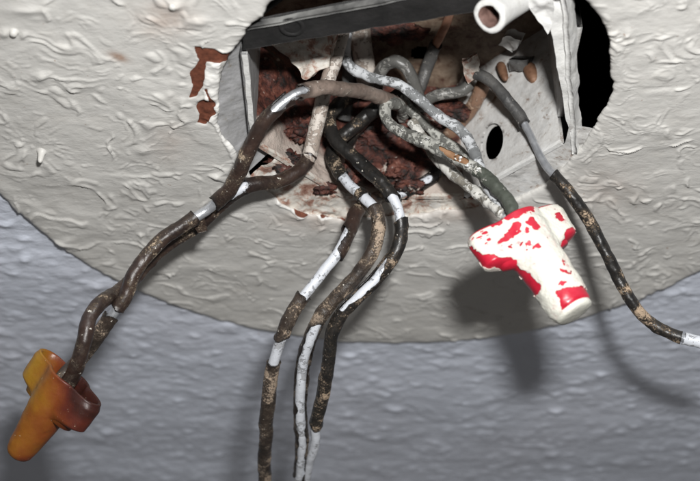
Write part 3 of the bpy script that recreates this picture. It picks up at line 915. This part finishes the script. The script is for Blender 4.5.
# --- wires deep in the box
E1 = [(452, 8, -45), (446, 24, -44), (437, 42, -42), (428, 66, -40), (420, 86, -36), (414, 98, -34)]
wire('straight wire deep in the box, bright copper end above a black sleeve', E1, 0.0019, 0.0013, 'copper', ['ins_charcoal'], full=[(0, 2.0)], seed=89)
bare_wire('plain grey wire bent in an arch beside the copper-ended wire',
          [(376, 92, -34), (380, 72, -33), (394, 62, -32), (408, 70, -30), (417, 92, -27), (420, 108, -26)], 0.0019, 'grey_plain', 97)
bare_wire('dull grey wire curving under the torn collar',
          [(420, 112, -28), (428, 100, -28), (442, 94, -28), (460, 92, -29), (470, 84, -31)], 0.0017, 'grey_plain', 101)
bare_wire('tan brown wire stub slanting below the torn collar',
          [(484, 84, -34), (475, 102, -31), (462, 120, -29), (447, 138, -27)], 0.0022, 'tan_wire', 103)
bare_wire('thick pale cable hanging straight from the top of the box',
          [(358, -14, -47), (360, 20, -44), (362, 46, -41), (366, 72, -38), (368, 92, -36)], 0.0031, 'sheath', 107)
bare_wire('slate blue-grey cable squeezed between the two pale cables',
          [(349, -10, -52), (350, 25, -46), (350, 60, -41), (348, 90, -36), (342, 120, -30)], 0.0022, 'ins_charcoal', 109)

# ------------------------------------------------------------------ twist-on connectors
def connector(mouth, tip, wing_dir, dims, nu, nv):
    """returns P(U in metres from tip, V, off, F), length"""
    mouth, tip = np.asarray(mouth), np.asarray(tip)
    ax = mouth - tip; L = np.linalg.norm(ax); ax /= L
    wd = np.asarray(wing_dir, float); wd -= ax * np.dot(wd, ax); wd /= np.linalg.norm(wd)
    sd = np.cross(ax, wd)
    def prof(t):
        return np.interp(t, dims['t'], dims['r'])
    def P(U, V, off, F):
        t = np.clip(U / L, 0, 1)
        tt = np.linspace(0, 1, 400); rr = prof(tt)
        ker = np.hanning(dims.get('smooth', 13)); ker /= ker.sum()
        h = len(ker) // 2
        rs = np.convolve(np.pad(rr, h, 'edge'), ker, 'valid')
        rs[:6] = rr[:6]
        r = np.interp(t, tt, rs)
        # wings: two lobes, slightly swirled, growing out of the skirt
        wsw = dims['swirl']
        lobe = 0
        for c in (0.0, math.pi):
            d = (V - c + math.pi) % (2 * math.pi) - math.pi
            d = d + wsw
            lobe = lobe + np.exp(-(np.abs(d) / np.where(d > 0, dims['wa'], dims['wb'])) ** 2.6)
        g = sstep(dims['w0'], dims['w1'], t) * (1 - 0.10 * sstep(0.93, 1.0, t))
        rad = r + lobe * g * dims['wing']
        # moulded ribs
        rad = rad + np.cos(V * dims['ribs']) * 0.00008 * sstep(0.08, 0.15, t) * sstep(dims['w1'], dims['w0'], t)
        rad = rad + off
        return tip + ax * U[..., None] + (wd * np.cos(V)[..., None] + sd * np.sin(V)[..., None]) * rad[..., None]
    return P, L, ax

def connector_body(name, P, L, mat, root, nu, nv, wall, lump, seed, extra=None):
    u = np.linspace(0, L, nu)
    U, V = np.meshgrid(u, np.arange(nv) / nv * 2 * math.pi, indexing='ij')
    outer = P(U, V, np.zeros_like(U), None)
    o2 = outer.reshape(-1, 3)
    off = (fbm(o2, 240, 3, seed) * lump).reshape(U.shape)
    outer = P(U, V, off, None)
    # mouth: rounded lip, then the inside down to the floor of the cup
    rows = [outer[i] for i in range(nu)]
    last = np.full((nv,), L); vv = V[0]
    cen = rows[-1].mean(0)
    ax = (rows[-1].mean(0) - rows[0].mean(0)); ax /= np.linalg.norm(ax)
    rad = rows[-1] - cen
    ln = np.linalg.norm(rad, axis=1)[:, None]
    for d, dz in ((0.25, 0.0002), (0.6, 0.0002), (1.0, -0.0001)):
        rows.append(cen + rad * (1 - d * wall / ln) + ax * dz)
    for k, dz in ((1.0, -0.002), (0.94, -0.006), (0.80, -0.011), (0.2, -0.0125), (0.01, -0.0125)):
        rr = np.minimum(ln - wall, np.maximum(ln - wall, 0)) * k
        rows.append(cen + rad / ln * rr + ax * dz)
    tipc = rows[0].mean(0)
    rows.insert(0, tipc + (rows[0] - tipc) * 0.55 - ax * 0.0004)
    rows.insert(0, tipc + (rows[0] - tipc) * 0.02 - ax * 0.0001)
    v = np.concatenate(rows)
    return link_mesh(name, v, grid_faces(len(rows), nv, True), mat, root, extra(v) if extra else None)

# amber
k = NT('amber_plastic')
burn = k.attr('burn')
c = k.ramp(k.math('ADD', burn, k.math('MULTIPLY', k.math('SUBTRACT', k.noise(130, 4, 0.6), 0.5), 0.5)),
           (0.0, (0.33, 0.18, 0.014)), (0.3, (0.24, 0.090, 0.011)), (0.55, (0.18, 0.044, 0.010)), (0.78, (0.10, 0.020, 0.011)), (1.0, (0.04, 0.012, 0.009)))
sp = k.ramp(k.noise(900, 3, 0.6), (0.70, 0.0), (0.74, 0.8))
c = k.mix(sp, c, (0.55, 0.44, 0.30))
k.b.inputs['Subsurface Weight'].default_value = 0.25
k.b.inputs['Subsurface Radius'].default_value = (1.0, 0.45, 0.1)
k.b.inputs['Subsurface Scale'].default_value = 0.002
M['amber'] = k.out(c, k.math('ADD', k.math('MULTIPLY', k.noise(300, 4), 0.25), 0.28), 0.0, k.math('ADD', k.noise(500, 4, 0.6), sp), 0.00014)

ym = PT(70, 377, 57)
yt = QT(16, 457, DEPTH(ym) + 0.003)
yroot = thing('wire_connector', 'amber twist-on wire connector scorched brown on one wing', 'wire connector', yt)
Py, Ly, axy = connector(ym, yt, RGT * 0.93 - UPV * 0.36 - FWD * 0.62,
    dict(t=[0, .02, .06, .12, .55, .68, .78, 1.0], r=[.0018, .0030, .0037, .0040, .0055, .0059, .0062, .0063], smooth=21,
         swirl=0.0, wa=0.48, wb=0.48, w0=.58, w1=.70, wing=.0076, ribs=0), 150, 180)
def burn_attr(v):
    x, y = PX(v)
    b = sstep(34, 98, x + (y - 400) * 0.05) * 1.0 * sstep(430, 395, y) + 0.24 * sstep(395, 430, y) + 0.3 * sstep(45, 75, x - (y - 440) * -0.55) * sstep(395, 420, y)
    b = b + 0.35 * np.exp(-np.hypot((x - 25) / 10, (y - 463) / 6) ** 2) - 0.15 * sstep(60, 30, x)
    return {'burn': np.clip(b + 0.28 + fbm(v, 150, 3, 4) * 0.10, 0, 1)}
yb = connector_body('body', Py, Ly, M['amber'], yroot, 150, 180, 0.0011, 0.00012, 12, burn_attr)

# red under flaking white paint
k = NT('red_plastic')
c = k.ramp(k.noise(200, 4, 0.6), (0.3, (0.42, 0.008, 0.026)), (0.7, (0.54, 0.020, 0.045)))
M['red'] = k.out(c, 0.30, 0.0, k.noise(700, 3), 0.00006)
k = NT('flaking_white_paint')
c = k.mix(k.noise(150, 4, 0.6), (0.77, 0.77, 0.70), (0.66, 0.65, 0.56))
c = k.mix(k.ramp(k.attr('edge'), (0.0, 0.35), (1.0, 0.0)), c, (0.62, 0.42, 0.40))
c = k.mix(k.math('MULTIPLY', k.ramp(k.noise(650, 4, 0.7, off=1.0), (0.56, 0.0), (0.70, 0.8)), k.ramp(k.attr('edge'), (0.3, 1.0), (1.0, 0.12))), c, (0.60, 0.22, 0.24))
M['flake'] = k.out(c, 0.50, 0.0, k.math('ADD', k.noise(420, 5, 0.65), k.math('MULTIPLY', k.noise(1500, 2), 0.3)), 0.00032)

rm = PT(513, 224, 31)
rt = QT(574, 312, DEPTH(rm) - 0.012)
rroot = thing('wire_connector', 'red twist-on wire connector mostly covered in flaking white paint', 'wire connector', rt)
Pr, Lr, axr = connector(rm, rt, RGT * 0.86 + UPV * 0.5 + FWD * 0.62,
    dict(t=[0, .015, .05, .10, .5, .62, .74, 1.0], r=[.0044, .0049, .0054, .0056, .0060, .0063, .0068, .0072], smooth=15,
         swirl=0.0, wa=0.37, wb=0.42, w0=.58, w1=.70, wing=.0080, ribs=0), 150, 200)
connector_body('body', Pr, Lr, M['red'], rroot, 150, 200, 0.0012, 0.0001, 17)
def paint_field(U, V):
    p = Pr(U, V, np.zeros_like(U), None).reshape(-1, 3)
    x, y = PX(p)
    n1 = fbm(p, 260, 4, 77); n2 = fbm(p, 620, 3, 79); n3 = fbm(p, 90, 2, 81)
    n4 = fbm(p, 1100, 2, 85)
    red = np.minimum.reduce([
        sd_poly(x, y, [(556, 291), (582, 285), (596, 297), (597, 309), (584, 305), (573, 308), (565, 315)]),
        sd_cap(x, y, 503, 215, 530, 208, 5.0),
        sd_cap(x, y, 566, 247, 571, 233, 5.0), sd_cap(x, y, 556, 214, 563, 220, 3.0),
        sd_cap(x, y, 470, 240, 482, 236, 2.5), sd_cap(x, y, 476, 258, 508, 264, 6.0), sd_cap(x, y, 508, 262, 536, 288, 5.0), sd_cap(x, y, 470, 250, 476, 262, 5.0),
        sd_cap(x, y, 530, 221, 536, 226, 3.5),
        sd_cap(x, y, 509, 235, 518, 226, 3.0) + 1.0, sd_cap(x, y, 500, 243, 520, 232, 1.0) + 1.0]) + n1 * 2.8 + n2 * 2.0 + n4 * 0.8
    F = red * 0.00025
    # random wear
    wear = (0.84 - n1 * 0.8 - n2 * 0.55 - n4 * 0.25 - n3 * 0.3 - 0.66 * np.exp(-(((x - 515) / 26) ** 2 + ((y - 236) / 18) ** 2))) * 0.0008
    return np.minimum(F, wear).reshape(U.shape)
def Pcoat(U, V, off, F):
    p = Pr(U, V, np.zeros_like(U), None).reshape(-1, 3)
    l = (fbm(p, 420, 4, 91) * 0.00020 + fbm(p, 120, 2, 93) * 0.00016).reshape(U.shape)
    return Pr(np.clip(U, 0.0001, Lr - 0.0001), V, 0.00034 + l + off, F)
v, f, F = shell(Pcoat, np.linspace(0.00015, Lr - 0.0002, 190), 280, paint_field, 0.00030)
link_mesh('paint_coat', v, f, M['flake'], rroot, {'edge': np.clip(F / 0.0006, 0, 1)})
# painted end cap
pts = []
nv_ = 60; base = Pr(np.full(nv_, 0.0002), np.arange(nv_) / nv_ * 2 * math.pi, np.full(nv_, 0.0003), None)
cen = base.mean(0)
rows = [cen + (base - cen) * kk - axr * dz for kk, dz in ((1.02, -0.0006), (1.03, 0.0002), (0.95, 0.0008), (0.75, 0.0011), (0.4, 0.0012), (0.02, 0.0012))]
v = np.concatenate(rows); v += fbm(v, 300, 3, 14)[:, None] * 0.00012 * axr
link_mesh('painted_tip', v, grid_faces(6, nv_, True), M['flake'], rroot, {'edge': np.ones(len(v))})

# drop the bookkeeping property
for o in bpy.data.objects:
    if '_base' in o:
        del o['_base']
